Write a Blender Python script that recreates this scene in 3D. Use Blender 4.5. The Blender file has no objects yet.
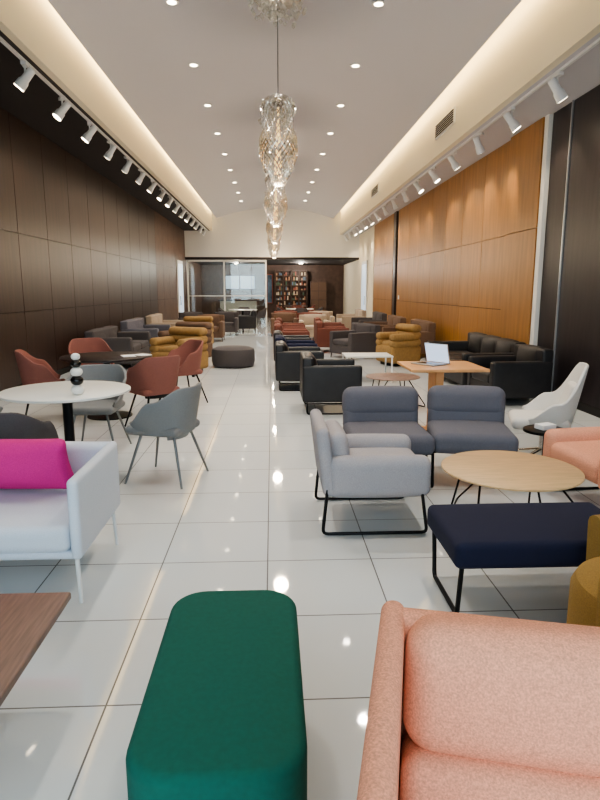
import bpy, math, random
from mathutils import Vector, Matrix, Euler
random.seed(4)
R = math.radians
sc = bpy.context.scene

# ------------------------------------------------------------ materials
def lin(c):
    return tuple(((v/255)/12.92 if v/255 <= 0.04045 else ((v/255+0.055)/1.055)**2.4) for v in c) + (1,)

def mat(name, rgb, rough=0.6, metal=0.0, nscale=0, namt=0.15, bump=0, bscale=200, stretch=(1,1,1), emis=None, estr=0, coat=0, sheen=0):
    m = bpy.data.materials.new(name); m.use_nodes = True
    nt = m.node_tree; b = nt.nodes['Principled BSDF']
    col = lin(rgb)
    b.inputs['Base Color'].default_value = col
    b.inputs['Roughness'].default_value = rough
    b.inputs['Metallic'].default_value = metal
    if coat: b.inputs['Coat Weight'].default_value = coat
    if sheen: b.inputs['Sheen Weight'].default_value = sheen
    tc = nt.nodes.new('ShaderNodeTexCoord'); mp = nt.nodes.new('ShaderNodeMapping')
    mp.inputs['Scale'].default_value = stretch
    nt.links.new(tc.outputs['Object'], mp.inputs['Vector'])
    if nscale:
        n = nt.nodes.new('ShaderNodeTexNoise'); n.inputs['Scale'].default_value = nscale
        n.inputs['Detail'].default_value = 4
        nt.links.new(mp.outputs[0], n.inputs['Vector'])
        mx = nt.nodes.new('ShaderNodeMix'); mx.data_type = 'RGBA'
        mx.inputs[6].default_value = tuple(c*(1-namt) for c in col[:3])+(1,)
        mx.inputs[7].default_value = tuple(min(1, c*(1+namt)) for c in col[:3])+(1,)
        rp = nt.nodes.new('ShaderNodeMapRange'); rp.inputs[1].default_value = .3; rp.inputs[2].default_value = .7
        nt.links.new(n.outputs[0], rp.inputs[0]); nt.links.new(rp.outputs[0], mx.inputs[0])
        nt.links.new(mx.outputs[2], b.inputs['Base Color'])
    if bump:
        n2 = nt.nodes.new('ShaderNodeTexNoise'); n2.inputs['Scale'].default_value = bscale
        nt.links.new(mp.outputs[0], n2.inputs['Vector'])
        bp = nt.nodes.new('ShaderNodeBump'); bp.inputs['Strength'].default_value = bump
        bp.inputs['Distance'].default_value = .004
        nt.links.new(n2.outputs[0], bp.inputs['Height']); nt.links.new(bp.outputs[0], b.inputs['Normal'])
    if emis:
        b.inputs['Emission Color'].default_value = lin(emis); b.inputs['Emission Strength'].default_value = estr
    return m

def fabric(name, rgb, namt=.18, sc_=220, bump=.35):
    return mat(name, rgb, .9, 0, sc_, namt, bump, sc_*1.3)

M = dict(
 green=fabric('green_velvet', (4,86,74), .08, 60, .1),
 salmon=fabric('salmon_wool', (220,157,130), .24, 210, .5),
 ltblue=fabric('pale_blue_fabric', (200,208,220), .08, 300, .3),
 magenta=fabric('magenta_fabric', (204,46,132), .1, 200, .3),
 ltgrey=fabric('light_grey_fabric', (162,158,162), .16, 240, .4),
 slate=fabric('slate_fabric', (98,98,108), .18, 240, .4),
 navy=fabric('navy_fabric', (22,28,56), .15, 240, .3),
 mustard=fabric('mustard_fabric', (150,120,66), .15, 200, .4),
 mustard2=fabric('mustard_leather', (148,118,74), .1, 20, .1),
 rust=fabric('rust_fabric', (134,86,78), .12, 150, .3),
 greygreen=fabric('grey_shell_fabric', (124,126,128), .08, 150, .2),
 dkgrey=fabric('charcoal_fabric', (78,74,76), .12, 150, .2),
 brownf=fabric('brown_fabric', (106,84,70), .12, 150, .2),
 redf=fabric('red_brown_fabric', (110,66,56), .12, 150, .2),
 beige=fabric('beige_fabric', (168,154,138), .1, 150, .2),
 blackl=mat('black_leather', (32,31,34), .5, 0, 8, .2, .1, 120),
 blkm=mat('black_metal', (22,22,24), .4, .6),
 greym=mat('grey_metal', (120,124,126), .4, .7),
 whitem=mat('white_metal', (225,225,225), .35),
 chrome=mat('chrome', (234,231,224), .24, 1),
 whitetop=mat('white_laminate', (226,226,222), .3),
 darktop=mat('dark_tabletop', (36,25,24), .45),
 oak=mat('oak_top', (204,172,130), .45, 0, 6, .12, 0, 1, (1,12,1)),
 oakr=mat('honey_oak', (198,148,100), .45, 0, 6, .12, 0, 1, (1,12,1)),
 walnut=mat('walnut_top', (122,98,88), .45, 0, 7, .2, 0, 1, (14,1,1)),
 white=mat('white_paint', (230,228,222), .6),
 ceil=mat('ceiling_paint', (200,198,203), .8),
 fascia=mat('fascia_paint', (232,222,198), .7),
 dkwood=mat('dark_wood_panel', (48,32,26), .4, 0, 2.5, .3, 0, 1, (6,6,.6)),
 dkwood2=mat('black_brown_panel', (42,36,38), .4, 0, 2.5, .25, 0, 1, (6,6,.6)),
 orwood=mat('orange_wood_panel', (156,111,60), .42, 0, 2.2, .2, 0, 1, (5,5,.5)),
 black=mat('black_gap', (14,12,12), .7),
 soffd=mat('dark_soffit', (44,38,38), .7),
 bulb=mat('lamp_glow', (255,240,215), .5, emis=(255,236,205), estr=14),
 core=mat('pendant_glow', (255,226,170), .4, emis=(255,205,130), estr=1.5),
 crystal=mat('frosted_crystal', (220,216,208), .12, .4),
 shellw=mat('white_shell', (214,211,206), .8, 0, 200, .05, .2),
 plasticb=mat('black_gloss', (15,15,17), .2),
 screen=mat('laptop_screen', (200,214,235), .3, emis=(190,210,240), estr=.8),
 slvr=mat('silver', (190,192,196), .3, .8),
 paper=mat('paper', (238,238,238), .7),
 shelfw=mat('shelf_wood', (88,66,55), .5, 0, 4, .2),
 c1=mat('sample_red', (150,88,72), .7), c2=mat('sample_blue', (92,106,118), .7),
 c3=mat('sample_cream', (180,160,134), .7), c4=mat('sample_green', (82,98,78), .7),
 c5=mat('sample_orange', (162,118,90), .7),
 daywin=mat('daylit_pane', (190,205,218), .3, emis=(190,215,240), estr=.5),
 doorp=mat('door_pane', (200,220,235), .3, emis=(200,218,240), estr=.7),
 bluep=mat('blue_artwork', (90,110,130), .5, 0, 3, .5),
 street=mat('pavement', (130,128,124), .9, 0, 10, .15),
)

def glassmat():
    m = bpy.data.materials.new('clear_glass'); m.use_nodes = True; nt = m.node_tree
    nt.nodes.clear()
    o = nt.nodes.new('ShaderNodeOutputMaterial'); mx = nt.nodes.new('ShaderNodeMixShader')
    t = nt.nodes.new('ShaderNodeBsdfTransparent'); g = nt.nodes.new('ShaderNodeBsdfGlossy')
    g.inputs['Roughness'].default_value = .02; mx.inputs[0].default_value = .1
    t.inputs[0].default_value = (.93, .97, .96, 1)
    nt.links.new(t.outputs[0], mx.inputs[1]); nt.links.new(g.outputs[0], mx.inputs[2]); nt.links.new(mx.outputs[0], o.inputs[0])
    return m
M['glass'] = glassmat()

def tilemat():
    m = bpy.data.materials.new('polished_tile'); m.use_nodes = True; nt = m.node_tree
    b = nt.nodes['Principled BSDF']
    tc = nt.nodes.new('ShaderNodeTexCoord'); mp = nt.nodes.new('ShaderNodeMapping')
    mp.inputs['Location'].default_value = (0.037+6, -2.046+12, 0)
    br = nt.nodes.new('ShaderNodeTexBrick')
    br.offset = 0; br.squash = 1
    br.inputs['Scale'].default_value = 1; br.inputs['Brick Width'].default_value = .6
    br.inputs['Row Height'].default_value = .6; br.inputs['Mortar Size'].default_value = .0036
    br.inputs['Mortar Smooth'].default_value = 0
    br.inputs['Color1'].default_value = lin((217,221,222)); br.inputs['Color2'].default_value = lin((208,213,215))
    br.inputs['Mortar'].default_value = lin((76,76,76))
    nt.links.new(tc.outputs['Object'], mp.inputs[0]); nt.links.new(mp.outputs[0], br.inputs[0])
    nt.links.new(br.outputs[0], b.inputs['Base Color'])
    mr = nt.nodes.new('ShaderNodeMapRange'); mr.inputs[3].default_value = .04; mr.inputs[4].default_value = .6
    nt.links.new(br.outputs[1], mr.inputs[0]); nt.links.new(mr.outputs[0], b.inputs['Roughness'])
    b.inputs['IOR'].default_value = 1.85
    return m
M['tile'] = tilemat()

# ------------------------------------------------------------ mesh builder
class MB:
    def __init__(s): s.v=[]; s.f=[]; s.mi=[]; s.mats=[]
    def add(s, vs, fs, m):
        if isinstance(m, str): m = M[m]
        if m not in s.mats: s.mats.append(m)
        k = s.mats.index(m); o = len(s.v)
        s.v += [tuple(p) for p in vs]
        for f in fs: s.f.append([i+o for i in f]); s.mi.append(k)
    def box(s, x0, x1, y0, y1, z0, z1, m):
        vs=[(x0,y0,z0),(x1,y0,z0),(x1,y1,z0),(x0,y1,z0),(x0,y0,z1),(x1,y0,z1),(x1,y1,z1),(x0,y1,z1)]
        s.add(vs, [(0,3,2,1),(4,5,6,7),(0,1,5,4),(1,2,6,5),(2,3,7,6),(3,0,4,7)], m)
    def rbox(s, c, size, r, m, rot=(0,0,0), crown=(0,0,0), fn=None, k=3, n=6):
        h = [x/2 for x in size]; r = min(r, min(h)*.999)
        inn = [x-r for x in h]; co = []
        for a in range(3):
            l = [-(inn[a]+r*math.tan(R(45)*i/k)) for i in range(k, 0, -1)]
            l += [-inn[a]+2*inn[a]*i/n for i in range(n+1)]
            l += [(inn[a]+r*math.tan(R(45)*i/k)) for i in range(1, k+1)]
            co.append(l)
        vs=[]; idx={}; fs=[]
        E = Euler([R(q) for q in rot]).to_matrix(); C = Vector(c)
        def vid(p):
            key = tuple(round(q, 5) for q in p)
            if key in idx: return idx[key]
            q = [max(-inn[i], min(inn[i], p[i])) for i in range(3)]
            d = Vector([p[i]-q[i] for i in range(3)])
            if d.length > 1e-9: d = d.normalized()*r
            w = [q[i]+d[i] for i in range(3)]; w2 = list(w)
            for i in range(3):
                if crown[i]:
                    u, v = [w[j]/h[j] for j in range(3) if j != i]
                    w2[i] += crown[i]*(w[i]/h[i])*max(0, 1-u*u)*max(0, 1-v*v)
            if fn: w2 = fn(*w2)
            vs.append(E @ Vector(w2) + C); idx[key] = len(vs)-1
            return idx[key]
        for a in range(3):
            b, c2 = (a+1) % 3, (a+2) % 3
            for sg in (-1, 1):
                for i in range(len(co[b])-1):
                    for j in range(len(co[c2])-1):
                        q=[]
                        for (ii, jj) in ((i,j),(i+1,j),(i+1,j+1),(i,j+1)):
                            p=[0,0,0]; p[a]=sg*h[a]; p[b]=co[b][ii]; p[c2]=co[c2][jj]; q.append(vid(p))
                        if sg < 0: q.reverse()
                        if len(set(q)) == 4: fs.append(q)
        s.add(vs, fs, m)
    def tube(s, pts, r, m, seg=8, closed=False):
        pts=[Vector(p) for p in pts]; n=len(pts)
        rs = r if isinstance(r, (list, tuple)) else [r]*n
        vs=[]; fs=[]; up=None
        for i,p in enumerate(pts):
            if closed: t = pts[(i+1)%n]-pts[i-1]
            else: t = pts[min(i+1,n-1)]-pts[max(i-1,0)]
            t.normalize()
            if up is None:
                up = Vector((0,0,1)) if abs(t.z) < .9 else Vector((1,0,0))
            up = (up - t*up.dot(t)).normalized(); w = t.cross(up)
            for j in range(seg):
                a = 2*math.pi*j/seg
                vs.append(p + (up*math.cos(a)+w*math.sin(a))*rs[i])
        for i in range(n if closed else n-1):
            for j in range(seg):
                a=i*seg+j; b=i*seg+(j+1)%seg; i2=(i+1)%n
                fs.append((a,b,i2*seg+(j+1)%seg,i2*seg+j))
        if not closed:
            fs.append(tuple(range(seg))[::-1]); fs.append(tuple((n-1)*seg+j for j in range(seg)))
        s.add(vs, fs, m)
    def lathe(s, prof, m, seg=32, c=(0,0,0), sx=1, sy=1):
        vs=[]; fs=[]
        for (r,z) in prof:
            for j in range(seg):
                a=2*math.pi*j/seg; vs.append((c[0]+r*sx*math.cos(a), c[1]+r*sy*math.sin(a), c[2]+z))
        for i in range(len(prof)-1):
            for j in range(seg):
                fs.append((i*seg+j, i*seg+(j+1)%seg, (i+1)*seg+(j+1)%seg, (i+1)*seg+j))
        fs.append(tuple(range(seg))[::-1]); fs.append(tuple((len(prof)-1)*seg+j for j in range(seg)))
        s.add(vs, fs, m)
    def tub(s, A, rx, ry, hf, z0, th, lean, m, ex=2.4, n=36, cy=0):
        vs=[]; fs=[]
        sec=[]
        for i in range(7): sec.append((i/6, th/2, 0))
        for i in range(1,5): a=math.pi*i/5; sec.append((1, th/2*math.cos(a), th/2*math.sin(a)))
        for i in range(6,-1,-1): sec.append((i/6, -th/2, 0))
        L=len(sec)
        for i in range(n+1):
            a = -A + 2*A*i/n
            sa, ca = math.sin(a), math.cos(a)
            rr = (abs(sa)**ex+abs(ca)**ex)**(-1/ex)
            H = hf(abs(math.degrees(a)))
            for (t,o,dz) in sec:
                k=1+lean*t
                vs.append((sa*rr*(rx*k+o), cy-ca*rr*(ry*k+o), z0+(H-z0)*t+dz))
        for i in range(n):
            for j in range(L):
                j2=(j+1)%L
                fs.append((i*L+j, (i+1)*L+j, (i+1)*L+j2, i*L+j2))
        fs.append(tuple(range(L))); fs.append(tuple(n*L+j for j in range(L))[::-1])
        s.add(vs, fs, m)
    def build(s, name, loc=(0,0,0), rz=0, ang=38):
        me=bpy.data.meshes.new(name+'_mesh'); me.from_pydata(s.v, [], s.f)
        for m in s.mats: me.materials.append(m)
        for p,k in zip(me.polygons, s.mi): p.material_index=k; p.use_smooth=True
        me.update(); me.set_sharp_from_angle(angle=R(ang))
        return inst(me, name, loc, rz)
def inst(me, name, loc, rz=0):
    ob=bpy.data.objects.new(name, me); sc.collection.objects.link(ob)
    ob.location=loc; ob.rotation_euler=(0,0,R(rz)); return ob
def fillet(pts, r, k=4):
    pts=[Vector(p) for p in pts]; out=[pts[0]]
    for i in range(1,len(pts)-1):
        a=(pts[i-1]-pts[i]).normalized(); b=(pts[i+1]-pts[i]).normalized()
        p0=pts[i]+a*r; p1=pts[i]+b*r
        for j in range(k+1):
            t=j/k; out.append(p0*(1-t)**2+pts[i]*2*t*(1-t)+p1*t*t)
    out.append(pts[-1]); return out
def smooth(a,b,x):
    t=max(0,min(1,(x-a)/(b-a))); return t*t*(3-2*t)

# ------------------------------------------------------------ room shell
Y0, Y1, YB = -1.5, 28.0, 34.0
XL, XR = -3.9, 4.0
b=MB(); b.box(-4.6,4.7,Y0,YB,-.12,0,'tile'); b.build('floor')
b=MB(); b.box(-14,14,-14,Y0-.001,-.14,-.02,'street'); b.build('pavement_ground')

def wall(name, X, side, segs, ztop):
    b=MB()
    xo = X+side*.18
    b.box(min(X+side*.03,xo),max(X+side*.03,xo),Y0,YB,0,ztop+1.5,'black')
    for (ya,yb,w,m,zs,off) in segs:
        y=ya
        while y < yb-.05:
            y2=min(y+w,yb)
            for z0,z1 in zip(zs[:-1],zs[1:]):
                xa=X-side*off; xb=X+side*.03
                b.box(min(xa,xb),max(xa,xb),y+.006,y2-.006,z0+.005,z1-.005,m)
            y=y2
    return b.build(name)
zl=[.1,1.2,2.4,4.15]
wall('wall_left',XL,-1,[(Y0,21.0,1.25,'dkwood',zl,0),(21.0,YB,1.3,'shelfw',zl,0)],4.15)
zr=[.1,1.2,2.45,4.0]
wall('wall_right',XR,1,[(Y0,8.3,1.4,'dkwood2',[.1,4.0],0),(8.33,8.9,.57,'dkwood2',[.1,4.0],0),
     (8.92,9.06,.14,'white',[.0,4.0],.05),(9.08,10.3,1.22,'orwood',[.1,2.45,4.0],.06),(10.36,19.4,1.25,'orwood',zr,0),(19.6,20.0,.4,'dkwood',[.1,4.0],.03),(20.2,24.0,1.25,'orwood',zr,0),(24,YB,1.4,'fascia',[0,4.0],0)],4.0)
b=MB(); b.box(XL+.001,XL+.015,Y0,Y1,0,.1,'black'); b.build('baseboard_left')
b=MB(); b.box(XR-.015,XR-.001,Y0,8.9,0,.1,'black'); b.build('baseboard_right')
b=MB(); b.box(XR-.02,XR-.0,8.30,8.33,0,4.0,'slvr'); b.build('trim_1')

VC, VH = .17, 2.63
def vault(x): return 4.7+.45*(1-((x-VC)/VH)**2)
b=MB()
N=28; pts=[(-2.46+5.26*i/N) for i in range(N+1)]
vs=[];fs=[]
for x in pts:
    z=vault(x)
    vs+= [(x,Y0,z),(x,Y1,z),(x,Y0,z+.08),(x,Y1,z+.08)]
for i in range(N):
    a=4*i;c=4*(i+1)
    fs+=[(a,a+1,c+1,c),(a+2,c+2,c+3,a+3)]
fs+=[(0,2,3,1),(4*N,4*N+1,4*N+3,4*N+2)]
b.add(vs,fs,'ceil')
b.build('ceiling')
def slab(name,*a):
    b=MB(); b.box(*a); return b.build(name)
slab('trim_2',-2.75,-2.65,Y0,Y1,4.15,5.5,'fascia')
slab('trim_3',3.1,3.2,Y0,Y1,4.0,5.5,'fascia')
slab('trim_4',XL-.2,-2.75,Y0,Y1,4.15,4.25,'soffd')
slab('trim_5',3.2,XR+.2,Y0,Y1,4.0,4.1,'ceil')
slab('trim_6',-2.75,3.2,Y0,Y1,5.5,5.6,'ceil')
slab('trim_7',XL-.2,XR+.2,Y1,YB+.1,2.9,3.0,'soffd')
b=MB(); b.box(XL,XR,Y1,Y1+.12,3.0,5.6,'white'); b.build('wall_bulkhead')
b=MB(); b.box(XL-.2,XR+.2,YB,YB+.1,0,3.0,'shelfw')
b.build('wall_back')
b=MB(); b.box(XL-.2,XR+.2,Y0-.15,Y0,4.0,5.6,'white'); b.build('wall_front')
b=MB()
for x in (XL,-1.95,.02,2.0,XR-.06): b.box(x,x+.06,Y0-.1,Y0-.02,0,4.0,'blkm')
b.box(XL,XR,Y0-.1,Y0-.02,3.94,4.0,'blkm'); b.box(XL,XR,Y0-.1,Y0-.02,0,.06,'blkm')
b.box(XL+.06,XR-.06,Y0-.065,Y0-.055,.06,3.94,'glass')
b.build('window_1')
for nm,x0,x1 in (('door_1',XL+.001,XL+.05),('door_2',XR-.05,XR-.001)):
    b=MB(); b.box(x0,x1,25.4,26.8,0,2.75,'white')
    s_=1 if x0<0 else -1; xf=(x1 if s_>0 else x0)
    b.box(min(xf,xf+s_*.01),max(xf,xf+s_*.01),25.55,26.65,.1,2.6,'doorp')
    b.box(min(xf,xf+s_*.06),max(xf,xf+s_*.06),25.65,25.69,.9,1.3,'chrome')
    b.build(nm)
def grille(y):
    b=MB(); b.box(3.07,3.099,y-.6,y+.6,4.3,4.56,'white')
    for i in range(6): b.box(3.06,3.072,y-.55,y+.55,4.325+.037*i,4.342+.037*i,'soffd')
    b.build('air_grille')
for y in (11.2,18.5): grille(y)
b=MB(); b.box(3.985,3.999,19.0,19.12,1.25,1.37,'white'); b.box(3.98,3.986,19.03,19.09,1.28,1.34,'paper'); b.build('light_switch')

# ------------------------------------------------------------ glass partition + back room
b=MB()
for x in (-3.85,-2.2,-.3):
    b.box(x,x+.07,Y1+.02,Y1+.09,0,2.88,'white')
b.box(-3.85,-.23,Y1+.02,Y1+.09,2.80,2.88,'white'); b.box(-3.85,-.23,Y1+.02,Y1+.09,1.25,1.29,'white')
b.box(-3.85,-.23,Y1+.05,Y1+.06,0,2.80,'glass')
b.build('glass_partition')
def shelf(x0,x1,y):
    b=MB(); b.box(x0,x1,y,y+.05,.0,2.6,'shelfw')
    nz=9; nx=int((x1-x0)/.4)
    for i in range(nz+1): z=.2+i*.26; b.box(x0,x1,y-.3,y,z,z+.025,'shelfw')
    for i in range(nx+1): x=x0+i*(x1-x0)/nx; b.box(x-.015,x+.015,y-.3,y,0,2.6,'shelfw')
    for i in range(nz):
        for j in range(nx):
            xx=x0+(j+.1)*(x1-x0)/nx
            for q in range(4):
                if random.random()<.7:
                    hgt=random.uniform(.06,.2); b.box(xx+q*.08,xx+q*.08+.06,y-.28,y-.05,.225+i*.26,.225+i*.26+hgt,random.choice(['c1','c2','c3','c4','c5','c3','c5']))
    b.build('display_shelf')
shelf(.2,1.9,33.2)
b=MB(); b.box(2.1,3.0,33.3,33.9,0,2.0,'shelfw'); 
for i in range(4): b.box(2.14,2.54,33.28,33.3,.06+i*.48,.50+i*.48,'brownf'); b.box(2.57,2.96,33.28,33.3,.06+i*.48,.50+i*.48,'brownf')
b.build('storage_cabinet')
b=MB(); b.box(-.3,.05,33.9,33.98,.8,2.4,'c1'); b.box(-.25,.0,33.88,33.9,.85,2.35,'bluep'); b.build('framed_artwork')
b=MB(); b.box(-2.6,-.9,33.9,33.99,1.6,2.3,'daywin')
for x in (-2.6,-1.8,-.95): b.box(x,x+.06,33.86,33.9,1.55,2.35,'dkwood')
b.box(-2.65,-.85,33.86,33.9,2.3,2.36,'dkwood'); b.box(-2.65,-.85,33.86,33.9,1.55,1.6,'dkwood'); b.build('window_2')
b=MB(); b.box(-2.6,-.8,30.6,31.2,0,1.0,'white'); b.box(-2.7,-.7,30.5,31.3,1.0,1.05,'darktop'); b.build('reception_counter')

# ------------------------------------------------------------ furniture builders
def leg(b, p0, p1, r0, r1, m): b.tube([p0,p1],[r0,r1],m,10)

def dining_chair(name, mt, loc, rz, hb=.8, ha=.67, legm='greym'):
    b=MB()
    def hf(a): return hb-(hb-ha)*smooth(35,85,a)-(ha-.5)*smooth(88,128,a)
    b.tub(R(128),.215,.215,hf,.41,.024,.30,mt)
    b.rbox((0,.02,.435),(.46,.46,.07),.034,mt,crown=(0,0,.012))
    b.tub(R(60),.16,.16,lambda a:.40,.36,.03,.1,legm,n=8)
    for sx in (-1,1):
        for sy in (-1,1):
            leg(b,(sx*.14,sy*.14,.41),(sx*.25,sy*.25,.0),.013,.009,legm)
    return b.build(name,loc,rz)

def round_table(name, r, h, top, th, loc, base='pedestal', legm='blkm'):
    b=MB(); b.lathe([(r-.02,h-th),(r,h-th+.006),(r,h-.004),(r-.006,h)],top,64)
    if base=='pedestal':
        b.lathe([(.27,0),(.27,.012),(.22,.02),(.05,.04),(.04,.1),(.04,h-.1),(.1,h-th)],legm,32)
    else:
        for a in (35,155,275):
            c=Vector((math.cos(R(a)),math.sin(R(a)),0)); d=Vector((-c.y,c.x,0))
            p=[c*.3*r/.44+d*.02+Vector((0,0,h-th)), c*.86*r+d*.18*r+Vector((0,0,.008)), c*.86*r-d*.9*r+Vector((0,0,.008)), c*.2*r-d*.55*r+Vector((0,0,h-th))]
            b.tube(fillet(p,.05),.007,legm,8)
    return b.build(name,loc,0)

def sofa(name, w,d,h,ah,at,sh,bh,mt,loc,rz,n=1,bt=.18,legm='blkm',r=.035,legs='post',backc=True,lr=.013):
    b=MB(); 
    b.rbox((0,0,(bh+sh-.12)/2),(w-.02,d-.02,sh-.12-bh),.02,mt)
    iw=w-2*at; dep=d-bt
    for i in range(n):
        b.rbox((-iw/2+iw*(i+.5)/n, bt/2+.005, sh-.06),(iw/n-.006,dep-.01,.14),.045,mt,crown=(0,0,.015))
    lean=.12
    def bl(x,y,z): return (x,y-lean*z,z)
    if backc:
        b.rbox((0,-d/2+at/2+.015,(bh+h)/2),(w-.02,at+.03,h-bh),r,mt,crown=(0,.01,0))
        for i in range(n):
            b.rbox((-iw/2+iw*(i+.5)/n,-d/2+bt*.62,(sh+h)/2-.005),(iw/n-.006,bt*.8,h-sh+.03),.06,mt,crown=(0,.03,.012),fn=bl)
    else:
        b.rbox((0,-d/2+bt/2,(bh+h)/2),(w-.02,bt,h-bh),min(r*1.6,bt*.45),mt,crown=(0,.01,.01))
    for sx in (-1,1):
        b.rbox((sx*(w/2-at/2),0,(bh+ah)/2),(at,d,ah-bh),min(r,at*.49),mt,crown=(.004,0,.0))
    if legs=='post':
        for sx in (-1,1):
            for sy in (-1,1):
                leg(b,(sx*(w/2-.04),sy*(d/2-.05),bh+.02),(sx*(w/2-.03),sy*(d/2-.04),0),lr,lr*.85,legm)
    elif legs=='sled':
        for sx in (-1,1):
            x=sx*(w/2-.05)
            b.tube(fillet([(x,d/2-.06,bh+.02),(x,d/2-.06,.01),(x,-d/2+.06,.01),(x,-d/2+.06,bh+.02)],.03),.01,legm)
    return b.build(name,loc,rz)

def sled_lounge(name, w,d,mt,loc,rz,hb=.74,arms=False):
    b=MB()
    sw = w-.20 if arms else w
    b.rbox((0,.03,.35),(sw,d-.06,.16),.055,mt,crown=(0,0,.02))
    if arms:
        b.rbox((0,-d/2+.05,.475),(w,.085,.45),.04,mt,rot=(7,0,0))
        b.rbox((0,-d/2+.14,.52),(sw+.02,.13,.24),.06,mt,rot=(8,0,0),crown=(0,.015,.01))
        for sx in (-1,1):
            b.rbox((sx*(w/2-.06),.03,.375),(.13,d-.06,.26),.055,mt,crown=(.01,0,.01))
    else:
        b.rbox((0,-d/2+.07,.45),(w-.01,.15,.22),.06,mt,rot=(8,0,0),crown=(0,.01,0))
        b.rbox((0,-d/2+.045,hb-.125),(w,.18,.26),.08,mt,rot=(8,0,0),crown=(0,.015,.01))
    for sx in (-1,1):
        x=sx*(w/2-.012)
        b.tube(fillet([(x,d/2-.06,.28),(x,d/2-.02,.012),(x,-d/2+.03,.012),(x,-d/2+.06,.32)],.035),.011,'blkm')
    b.tube([(-w/2+.01,d/2-.06,.275),(w/2-.01,d/2-.06,.275)],.009,'blkm')
    return b.build(name,loc,rz)

# green ottoman
b=MB()
def stad(sx,sy,r,z):
    o=[]
    for cx,cy,a0 in ((sx-r,sy-r,0),(-sx+r,sy-r,90),(-sx+r,-sy+r,180),(sx-r,-sy+r,270)):
        for i in range(9): a=R(a0+90*i/8); o.append((cx+r*math.cos(a),cy+r*math.sin(a),z))
    return o
def stadium(b,sx,sy,r,z0,z1,e,m):
    prof=[(-e,z0),(-e*.3,z0+e*.3),(0,z0+e)]+[(0,z1-e)]
    for i in range(1,7): a=R(90*i/6); prof.append((-e*(1-math.cos(a)),z1-e+e*math.sin(a)))
    vs=[];fs=[];n=36
    for o,z in prof: vs+=stad(sx+o,sy+o,max(.005,r+o),z)
    for i in range(len(prof)-1):
        for j in range(n): fs.append((i*n+j,i*n+(j+1)%n,(i+1)*n+(j+1)%n,(i+1)*n+j))
    k=(len(prof)-1)*n
    for s_,zz in ((.66,.004),(.33,.008)):
        vs+=[(p[0]*s_,p[1]*s_,z1+zz) for p in stad(sx-e,sy-e,max(.005,r-e),0)]
        k2=k+n
        for j in range(n): fs.append((k+j,k+(j+1)%n,k2+(j+1)%n,k2+j))
        k=k2
    fs.append(tuple(range(k,k+n))); fs.append(tuple(range(n))[::-1])
    b.add(vs,fs,m)
stadium(b,.22,.44,.12,.05,.46,.028,'green')
for sx in (-1,1):
    for sy in (-1,1): leg(b,(sx*.14,sy*.34,.07),(sx*.14,sy*.34,0),.02,.018,'blkm')
b.build('green_ottoman',(-.142,1.62,0),0)

# salmon armchair foreground : thin side shells, puffy back roll over a lower roll
b=MB()
w,d=1.05,.86
for sx in (-1,1):
    b.rbox((sx*(w/2-.031),0,.43),(.062,d,.66),.03,'salmon',k=4)
b.rbox((0,-d/2+.05,.42),(w-.03,.10,.66),.045,'salmon',k=4)
b.rbox((0,-d/2+.135,.625),(w-.128,.20,.29),.075,'salmon',rot=(14,0,0),crown=(0,.02,.012),k=5)
b.rbox((0,-d/2+.21,.41),(w-.128,.20,.20),.05,'salmon',rot=(14,0,0),crown=(0,.01,.0),k=5)
b.rbox((0,.16,.34),(w-.135,d-.36,.20),.06,'salmon',crown=(0,0,.02),k=4)
b.rbox((0,.0,.20),(w-.14,d-.04,.20),.03,'salmon')
for sx in (-1,1):
    for sy in (-1,1): leg(b,(sx*.42,sy*.35,.12),(sx*.42,sy*.35,0),.02,.016,'blkm')
b.build('salmon_armchair',(.685,.888,0),166)
sled_lounge('salmon_armchair',.80,.78,'salmon',(2.47,4.0,0),95,hb=.74,arms=True)

# pale blue sofa
sofa('pale_blue_sofa',1.75,.78,.65,.65,.055,.40,.24,'ltblue',(-1.81,3.17,0),180,n=1,bt=.1,legm='whitem',r=.025,backc=False,lr=.012)
b=MB(); b.rbox((0,0,0),(.64,.09,.34),.044,'magenta',crown=(0,.06,0),rot=(24,0,0),k=4,n=10,fn=lambda x,y,z:(x*(1-.06*(1-(z/.17)**2)),y,z*(1-.08*(1-(x/.32)**2))))
b.build('magenta_cushion',(-1.43,3.27,.592),-3)
# walnut coffee table
b=MB(); b.rbox((0,0,.385),(1.1,.95,.03),.008,'walnut')
for sx in (-1,1):
    for sy in (-1,1): leg(b,(sx*.30,sy*.26,.37),(sx*.30,sy*.24,0),.022,.016,'walnut')
b.box(-.32,.32,-.28,-.24,.33,.37,'walnut'); b.box(-.32,.32,.24,.28,.33,.37,'walnut')
b.build('walnut_coffee_table',(-1.33,1.70,0),0)

sled_lounge('grey_lounge_chair',.68,.72,'ltgrey',(.64,3.92,0),-90,hb=.72,arms=True)
sled_lounge('slate_lounge_chair',.66,.68,'slate',(.93,4.78,0),180,hb=.71)
sled_lounge('slate_lounge_chair',.66,.68,'slate',(1.63,4.78,0),170,hb=.71)
round_table('oak_coffee_table',.44,.40,'oak',.02,(1.545,3.70,0),'wire')
# navy bench
b=MB(); b.rbox((0,0,.335),(.92,.55,.13),.035,'navy',crown=(0,0,.01))
for sx in (-1,1):
    x=sx*.42
    b.tube(fillet([(x,.24,.28),(x,.20,.012),(x,-.20,.012),(x,-.24,.28)],.03),.012,'blkm')
b.build('navy_bench',(1.29,2.80,0),0)
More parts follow.
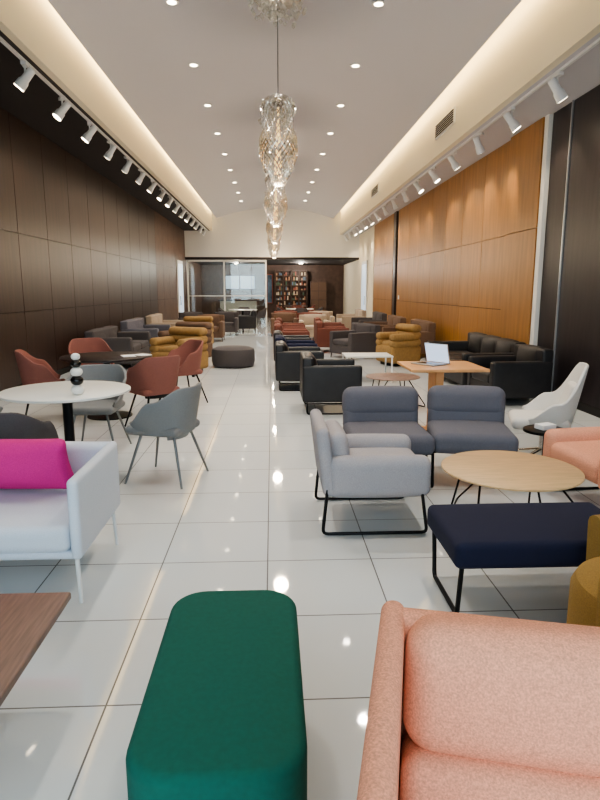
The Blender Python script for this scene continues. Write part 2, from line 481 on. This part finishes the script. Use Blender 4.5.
# mustard tub chair, opening towards the aisle, loose cushion against its back
b=MB()
b.tub(R(128),.32,.32,lambda a:.68-.14*smooth(30,110,a),.08,.08,.06,'mustard',ex=2.2)
b.lathe([(.25,.06),(.31,.08),(.31,.38),(.29,.42),(.2,.435)],'mustard',40)
b.rbox((.0,-.15,.62),(.40,.12,.36),.055,'mustard2',rot=(14,0,0),crown=(0,.04,0))
b.lathe([(.2,0),(.2,.06),(.22,.07)],'blkm',32)
b.build('mustard_tub_chair',(1.47,2.06,0),65)

# left table group
round_table('round_dining_table',.50,.75,'whitetop',.025,(-1.66,4.85,0),'pedestal','blkm')
b=MB()
z=0
for i,(rr,c) in enumerate([(.050,'white'),(.048,'plasticb'),(.045,'white'),(.040,'plasticb'),(.034,'white')]):
    b.lathe([(rr*math.sin(R(a)),z+rr*.8-rr*.8*math.cos(R(a))) for a in range(12,169,12)],c,20); z+=rr*1.45
b.build('striped_vase',(-1.49,4.60,.75))
dining_chair('grey_dining_chair','greygreen',(-.88,4.86,0),72,.78,.67)
dining_chair('grey_dining_chair','greygreen',(-1.70,5.75,0),178,.80,.68)
dining_chair('grey_dining_chair','dkgrey',(-1.76,3.99,0),-8,.78,.68)
dining_chair('grey_dining_chair','greygreen',(-2.55,5.1,0),-80,.80,.68)
round_table('dark_dining_table',.54,.75,'darktop',.03,(-2.02,7.4,0),'pedestal','blkm')
b=MB(); b.rbox((0,0,.003),(.15,.21,.006),.002,'paper'); b.rbox((.18,.05,.003),(.15,.21,.006),.002,'paper',rot=(0,0,20)); b.build('brochures',(-1.75,7.35,.75),25)
dining_chair('rust_dining_chair','rust',(-1.34,6.75,0),40,.82,.70,'blkm')
dining_chair('rust_dining_chair','rust',(-2.70,7.15,0),-70,.84,.70,'blkm')
dining_chair('rust_dining_chair','rust',(-2.5,8.4,0),-150,.86,.70,'blkm')
dining_chair('rust_dining_chair','rust',(-1.25,8.3,0),125,.84,.70,'blkm')

def tufted(name,mt,loc,rz,w=.9,d=.85,h=.86):
    b=MB()
    b.rbox((0,0,.24),(w,d,.36),.08,mt)
    for i in range(3): b.rbox((0,-d/2+.13,.48+.14*i),(w,.24,.16),.075,mt,crown=(0,.02,0))
    for sx in (-1,1):
        for i in range(2): b.rbox((sx*(w/2-.09),.02,.46+.13*i),(.2,d-.05,.15),.07,mt)
    b.rbox((0,.1,.43),(w-.38,d-.3,.14),.06,mt,crown=(0,0,.02))
    b.box(-w/2+.1,w/2-.1,-d/2+.1,d/2-.1,0,.08,'blkm')
    return b.build(name,loc,rz)
tufted('mustard_tufted_armchair','mustard2',(-1.75,11.4,0),150,w=.82,d=.8)
tufted('tan_tufted_armchair','brownf',(-1.9,13.3,0),150)
b=MB(); b.lathe([(.36,0),(.42,.03),(.44,.12),(.44,.3),(.42,.36),(.34,.395),(.15,.41)],'dkgrey',40); b.build('charcoal_pouf',(-.80,12.3,0))
sofa('grey_sofa',1.9,.9,.75,.62,.16,.43,.1,'dkgrey',(-3.2,12.8,0),-90,n=2)
sofa('grey_sofa',1.9,.9,.8,.62,.16,.43,.1,'slate',(-3.2,15.6,0),-90,n=2)
sofa('beige_sofa',1.8,.9,.8,.6,.15,.43,.1,'beige',(-3.2,18.5,0),-90,n=2)
tufted('mustard_tufted_armchair','mustard2',(-2.0,16.2,0),180,w=.8)
sofa('brown_armchair',.85,.8,.78,.6,.13,.43,.12,'brownf',(-1.9,18.6,0),180)
sofa('charcoal_armchair',.85,.8,.78,.6,.13,.43,.12,'dkgrey',(-1.6,21,0),180)
sofa('charcoal_armchair',.85,.8,.78,.6,.13,.43,.12,'dkgrey',(-2.7,20.8,0),200)
sofa('charcoal_armchair',.85,.8,.78,.6,.13,.43,.12,'blackl',(-1.0,22.8,0),90)

for x,y,mm in ((.74,7.7,'blackl'),(.42,9.5,'blackl'),(.42,10.8,'navy'),(.40,12.1,'blackl')):
    sofa('black_armchair',.80,.74,.72,.62,.10,.43,.16,mm,(x,y,0),-90,legs='sled',r=.03)
for x,y in ((.45,14.0),(.45,15.3),(1.5,15.2),(.5,16.8),(1.6,17.0)):
    sofa('red_armchair',.85,.8,.76,.62,.12,.43,.14,'redf',(x,y,0),-90)
for x,y,m_ in ((1.3,19.0,'beige'),(.4,20.5,'brownf'),(1.8,22,'beige'),(1.3,20.6,'redf'),(.5,22.3,'redf')):
    sofa('lounge_armchair',.9,.85,.76,.6,.13,.43,.1,m_,(x,y,0),180)
round_table('round_side_table',.36,.41,'walnut',.015,(1.60,7.85,0),'wire')
b=MB(); b.rbox((0,0,.44),(.8,.6,.025),.006,'whitetop')
for sx in (-1,1):
    for sy in (-1,1): b.box(sx*.38-.012,sx*.38+.012,sy*.28-.012,sy*.28+.012,0,.43,'whitem')
b.build('white_side_table',(1.62,10.2,0))
b=MB(); b.rbox((0,0,.735),(.80,.75,.03),.008,'oakr')
b.rbox((-.05,0,.36),(.09,.3,.72),.01,'oakr'); b.rbox((-.05,0,.015),(.5,.5,.03),.01,'oakr'); b.build('oak_desk',(1.80,6.3,0))
b=MB(); b.rbox((0,0,.008),(.32,.22,.014),.004,'slvr'); b.rbox((0,-.13,.115),(.32,.22,.008),.003,'slvr',rot=(75,0,0)); b.box(-.14,.14,-.06,.07,.0152,.016,'plasticb')
b.rbox((0,-.125,.115),(.30,.20,.006),.002,'screen',rot=(75,0,0)); b.build('laptop',(1.68,6.35,.75),125)
# wing chair
b=MB()
def wf(a): return .88-.32*smooth(22,75,a)-.14*smooth(80,118,a)
b.tub(R(118),.22,.22,wf,.31,.03,.48,'shellw',ex=2.1)
b.rbox((0,.04,.36),(.48,.50,.10),.045,'shellw',crown=(0,0,.02))
b.rbox((0,-.20,.55),(.34,.09,.34),.04,'shellw',rot=(16,0,0))
b.tube([(0,0,.33),(0,0,.06)],.022,'chrome')
for a in (45,135,225,315):
    b.tube([(0,0,.09),(.3*math.cos(R(a)),.3*math.sin(R(a)),.012)],[.018,.011],'chrome')
b.build('white_wing_chair',(2.48,5.28,0),72)
b=MB(); b.lathe([(.17,.4),(.17,.42),(.16,.425)],'blkm',32); b.lathe([(.14,0),(.14,.012),(.012,.02),(.012,.4)],'blkm',24); b.build('black_side_table',(2.22,4.68,0))
b=MB(); b.rbox((0,0,.02),(.14,.1,.04),.005,'paper'); b.build('sample_box',(2.22,4.68,.425),20)

# right wall lounge
sofa('charcoal_sofa',2.3,.95,.76,.6,.14,.42,.1,'blackl',(3.35,10.0,0),90,n=3)
sofa('charcoal_armchair',.85,.85,.76,.6,.13,.42,.1,'blackl',(3.3,8.2,0),95)
sofa('charcoal_armchair',.85,.85,.76,.6,.13,.42,.1,'dkgrey',(1.9,13.8,0),120)
tufted('mustard_tufted_armchair','mustard2',(2.62,12.4,0),110,w=.72,d=.72)
sofa('brown_sofa',1.9,.9,.8,.6,.14,.43,.1,'brownf',(3.3,14.6,0),90,n=2)
sofa('brown_sofa',1.9,.9,.8,.6,.14,.43,.1,'brownf',(3.2,17.2,0),90,n=2)
sofa('grey_sofa',1.9,.9,.8,.6,.14,.43,.1,'dkgrey',(3.2,20.0,0),90,n=2)
sofa('beige_sofa',1.9,.9,.8,.6,.14,.43,.1,'beige',(3.0,23.0,0),90,n=2)
round_table('dining_table',.6,.75,'whitetop',.03,(-1.2,25.0,0)); 
for x,y,r_ in ((-1.9,24.8,-90),(-.5,25.2,90),(-1.2,25.9,180)): dining_chair('dark_dining_chair','dkgrey',(x,y,0),r_)
round_table('dining_table',.6,.75,'whitetop',.03,(1.2,26.0,0))
for x,y,r_ in ((.5,25.8,-90),(1.9,26.2,90),(1.2,25.1,0)): dining_chair('dark_dining_chair','dkgrey',(x,y,0),r_)
round_table('dining_table',.6,.75,'walnut',.03,(1.2,30.5,0))
for x,y,r_ in ((.5,30.3,-90),(1.9,30.6,90),(1.2,29.6,0)): dining_chair('rust_dining_chair','rust',(x,y,0),r_)

# ------------------------------------------------------------ lights & fixtures
def light(kind,name,energy,color,parent=None,**k):
    l=bpy.data.lights.new(name,kind); l.energy=energy; l.color=color
    for a,v in k.items(): setattr(l,a,v)
    o=bpy.data.objects.new(name,l); sc.collection.objects.link(o)
    if parent: o.parent=parent
    return o
warm=(1,.81,.58); neut=(1,.92,.81)
def spot_mesh(s_):
    b=MB(); b.box(-.03,.03,-.07,.07,-.035,0,'whitem'); b.tube([(0,0,-.03),(0,0,-.12)],.012,'whitem')
    d=Vector((s_*.62,.0,-.78)).normalized(); p=Vector((0,0,-.17))
    b.tube([p-d*.13,p-d*.12,p+d*.02,p+d*.04,p+d*.12,p+d*.13],[.034,.046,.05,.062,.066,.07],'whitem',16)
    b.tube([p+d*.128,p+d*.134],.06,'bulb',16)
    me=b.build('tmp'); m_=me.data; bpy.data.objects.remove(me); return m_,d,p
for s_,X,zt,ys in ((-1,-2.83,4.15,[3.9+1.25*i for i in range(19)]),(1,3.28,4.0,[4.6+1.33*i for i in range(18)])):
    b=MB(); b.box(X-.018,X+.018,Y0+.3,Y1-.2,zt-.03,zt-.001,'whitem'); b.build('lighting_track')
    me,d,p=spot_mesh(s_)
    for i,y in enumerate(ys):
        o=inst(me,'track_spotlight',(X,y,zt-.031),random.uniform(-40,40))
        l=light('SPOT','lamp',42,warm,o,spot_size=R(85),spot_blend=.8,shadow_soft_size=.06)
        l.location=p+d*.16; l.rotation_euler=d.to_track_quat('-Z','Y').to_euler()
b=MB(); b.lathe([(.085,0),(.085,.012),(.06,.02)],'white',24); b.lathe([(.055,-.004),(.055,.004)],'bulb',24)
t=b.build('tmp'); dm=t.data; bpy.data.objects.remove(t)
for y in [4.0+2.1*i for i in range(11)]:
    for x in (-1.2,1.36):
        o=inst(dm,'ceiling_downlight',(x,y,vault(x)-.012))
        l=light('SPOT','lamp',150,neut,o,spot_size=R(120),spot_blend=.7,shadow_soft_size=.06); l.location=(0,0,-.03)
# chandeliers
b=MB()
pr=[(0,.05),(.06,.12),(.2,.20),(.36,.25),(.52,.245),(.64,.20),(.74,.19),(.86,.225),(.94,.21),(1,.12)]
def rad(t):
    for (a,ra),(c,rc) in zip(pr[:-1],pr[1:]):
        if t<=c: return ra+(rc-ra)*smooth(a,c,t)
    return .12
Hc=1.08
for dr in (-1,1):
    for k in range(26):
        pts=[]
        for i in range(25):
            t_=i/24; a=2*math.pi*k/26+dr*t_*3.2; r_=rad(t_); pts.append((r_*math.cos(a),r_*math.sin(a),t_*Hc))
        b.tube(pts,.007,'chrome',4)
for i in range(420):
    t_=random.random(); a=random.random()*6.28; r_=rad(t_)*random.uniform(.7,1.04)
    c=(r_*math.cos(a),r_*math.sin(a),t_*Hc); b.lathe([(.002,-.026),(.017,0),(.002,.026)],'crystal',5,c)
b.lathe([(.02,.08),(.05,.12),(.05,.3),(.03,.4),(.015,.95)],'core',16)
b.lathe([(.02,Hc),(.11,Hc),(.02,Hc+.05)],'chrome',16)
CZ=2.90; TOP=vault(.1)-CZ-.01
b.tube([(0,0,Hc),(0,0,TOP-.03)],.007,'greym',6)
b.lathe([(.28,TOP-.03),(.30,TOP-.02),(.30,TOP)],'chrome',32)
for i in range(110):
    a=random.random()*6.28; r_=random.uniform(.03,.36); z_=TOP-random.uniform(.05,.2)
    b.lathe([(.004,-.03),(.028,0),(.004,.03)],'crystal',6,(r_*math.cos(a),r_*math.sin(a),z_-.02))
t=b.build('tmp'); cm=t.data; bpy.data.objects.remove(t)
for y in (8.3,13.5,18.4,23.0,26.8):
    o=inst(cm,'pendant_chandelier',(.10,y,CZ))
    l=light('POINT','bulb',60,warm,o,shadow_soft_size=.1); l.location=(0,0,-.12)
for nm,x,dx in (('cove_light_left',-2.50,-1),('cove_light_right',2.88,1)):
    o=light('AREA',nm,185,(1,.73,.36),shape='RECTANGLE',size=29,size_y=.05)
    d=Vector((dx,0,-.25)).normalized(); z=-d; xx=Vector((0,1,0)); yy=z.cross(xx)
    mt_=Matrix((xx,yy,z)).transposed().to_4x4(); mt_.translation=Vector((x,13.2,4.98)); o.matrix_world=mt_
for x in (-1.8,1.5):
    b=MB(); b.lathe([(.12,0),(.12,.02),(.1,.03)],'white',20); b.lathe([(.1,-.01),(.1,0)],'bulb',20); o=b.build('ceiling_lamp',(x,31.5,2.868))
    l=light('POINT','bulb',120,neut,o,shadow_soft_size=.1); l.location=(0,0,-.15)

w=bpy.data.worlds.new('sky'); sc.world=w; w.use_nodes=True
bg=w.node_tree.nodes['Background']; bg.inputs[0].default_value=(.80,.90,1,1); bg.inputs[1].default_value=4.3
o=light('AREA','daylight_portal',1,(1,1,1),shape='RECTANGLE',size=7.8,size_y=3.9)
o.location=(.05,Y0-.2,2.0); o.rotation_euler=(R(90),0,0); o.data.cycles.is_portal=True
sc.view_settings.view_transform='AgX'
try: sc.view_settings.look='AgX - Medium High Contrast'
except Exception: pass
sc.view_settings.exposure=.25

cam=bpy.data.cameras.new('camera'); co=bpy.data.objects.new('camera',cam); sc.collection.objects.link(co)
co.location=(0,0,1.54); co.rotation_euler=(R(79.6),0,R(-2.64)); cam.lens=27; cam.sensor_width=36; cam.clip_start=.05
sc.camera=co
